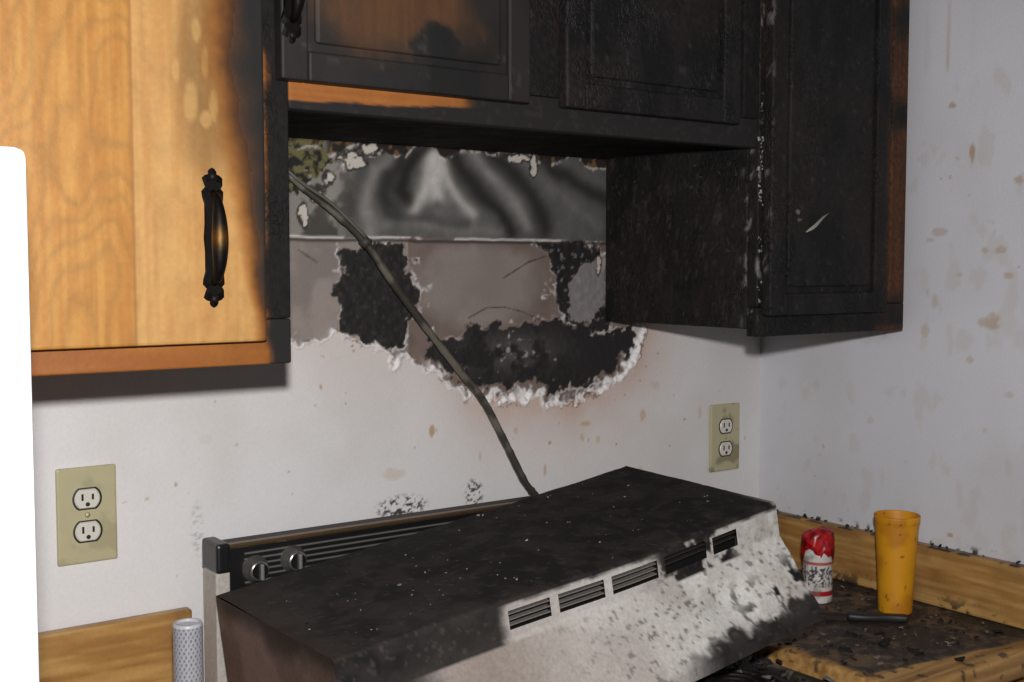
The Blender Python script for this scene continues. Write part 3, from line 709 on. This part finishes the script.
V,Fa=lathe(dens([(0,0),(R-.002,0),(R,.002),(R,.074),(R-.003,.080),(.017,.084)],.0015),80,c[0],c[1],J); mb=MB(); mb.add(V,Fa,M_plas,jc,smooth=True)
V,Fa=lathe(dens([(R+.001,.078),(R+.0025,.084),(R+.002,.096),(R,.105),(.0195,.109),(.010,.110),(0,.107)],.002),64,c[0],c[1],J)
ang=np.arctan2(V[:,1]-c[1],V[:,0]-c[0]); nz=fbm(V,70,3,152)-.5; low=ss(.098,.076,V[:,2]-J)
V[:,2]+=nz*.016-low*.016*np.clip(np.sin(ang*5+1),0,1); V[:,0]+=nz*.010; V[:,1]+=nz*.008
mb.add(V,Fa,M_plas,lambda v:fin(mix(base(len(v),(176,18,26)),(104,8,16),ss(.45,.65,fbm(v,80,3,153))),.35),smooth=True)
mb.build('seasoning_jar')
c=B(188,640,-.15); cn=c; R2=.0165; T=B(188,622,-.15)[2]
def cc_(v):
    a=np.arctan2(v[:,1]-cn[1],v[:,0]-cn[0])*R2; z=v[:,2]; s=.0052
    g=np.cos(2*math.pi*a/s)*np.cos(2*math.pi*z/(s*1.7)); k=mix(base(len(v),(172,174,182)),(104,106,116),ss(.15,.5,g)*.85); k=mix(k,(196,196,202),(z>T-.004)*1.0); return fin(k,.35)
h=T-ZC-.001
V,Fa=lathe(dens([(0,0),(R2-.001,0),(R2,.002),(R2,h-.003),(R2-.001,h),(R2-.003,h),(R2-.004,h-.003),(0,h-.003)],.0012),96,c[0],c[1],ZC+.001); mb=MB(); mb.add(V,Fa,M_plas,cc_,smooth=True); mb.build('slim_canister')
a=Hz(908,619,ZC+.006); b=Hz(846,616,ZC+.006); dv=(a-b)/np.linalg.norm(a-b); L=np.linalg.norm(a-b)
mb=MB(); V,Fa=rbox((0,-.009,-.005),(L,.009,.006),.004,.01); V[:,1]*=(1+.25*np.sin(V[:,0]/L*6)); mb.add(V,Fa,M_plas,(26,25,25),True,.5)
V=np.array([(0,-.009,0),(-.07,-.009,0),(-.115,.002,0),(-.09,.009,0),(0,.009,0)]); V=np.vstack([V,V+np.array([0,0,.0016])]); mb.add(V,[(4,3,2,1,0),(5,6,7,8,9)]+[(i,(i+1)%5,5+(i+1)%5,5+i) for i in range(5)],M_metal,(52,48,46))
mwk=Matrix.Translation(Vector((b[0],b[1],ZC+.006)))@Matrix.Rotation(math.atan2(dv[1],dv[0]),4,'Z'); mb.build('kitchen_knife',None,mwk)
kseg=np.array([(b-dv*.115)[:2],a[:2]])
pts=[]
while len(pts)<360:
    x=rng.uniform(XRc+.012,-.03); y=rng.uniform(-.50,-.03)
    if math.hypot(x-ct[0],y-ct[1])<.036 or math.hypot(x-cj[0],y-cj[1])<.03: continue
    if dline(np.array([[x,y]]),kseg)[0]<.020: continue
    pts.append((x,y,ZC+.001))
mb=MB(); V,Fc=chips(pts,.0015,.0065,.25,.6); mb.add(V,Fc,M_char,lambda v:fin(mix(base(len(v),(26,24,24)),(110,98,88),ss(.58,.65,fbm(v,40,2,160))),.85))
big=[Hz(px,py,ZC+.002) for px,py in ((905,660),(960,660),(935,603),(950,598),(950,622),(975,638),(885,643),(845,650),(1000,632),(915,650))]
V,Fc=chips([tuple(p) for p in big],.008,.017,.14,.4); mb.add(V,Fc,M_char,(26,24,24),rough=.85)
tp=[(-.011,rng.uniform(-.5,-.05),ZBS+.001) for _ in range(26)]; V,Fc=chips(tp,.002,.006,.4,.8); mb.add(V,Fc,M_char,(34,30,28))
mb.build('charred_debris')

# ------------------------------------------------------------------ LIGHT
ld=bpy.data.lights.new('camera_flash','SPOT'); ld.energy=77; ld.shadow_soft_size=.022; ld.spot_size=math.radians(90); ld.spot_blend=.75; ld.color=(1,.985,.965)
lo=bpy.data.objects.new('camera_flash',ld); sc.collection.objects.link(lo)
lo.location=CAM+up*.12+rt*.012-fw*.02
tgt=CAM+fw*1.5; lo.rotation_euler=(Vector(tgt)-lo.location).to_track_quat('-Z','Y').to_euler()
w=bpy.data.worlds.new('world'); sc.world=w; w.use_nodes=True; w.node_tree.nodes['Background'].inputs[0].default_value=(.93,.95,1,1); w.node_tree.nodes['Background'].inputs[1].default_value=.07
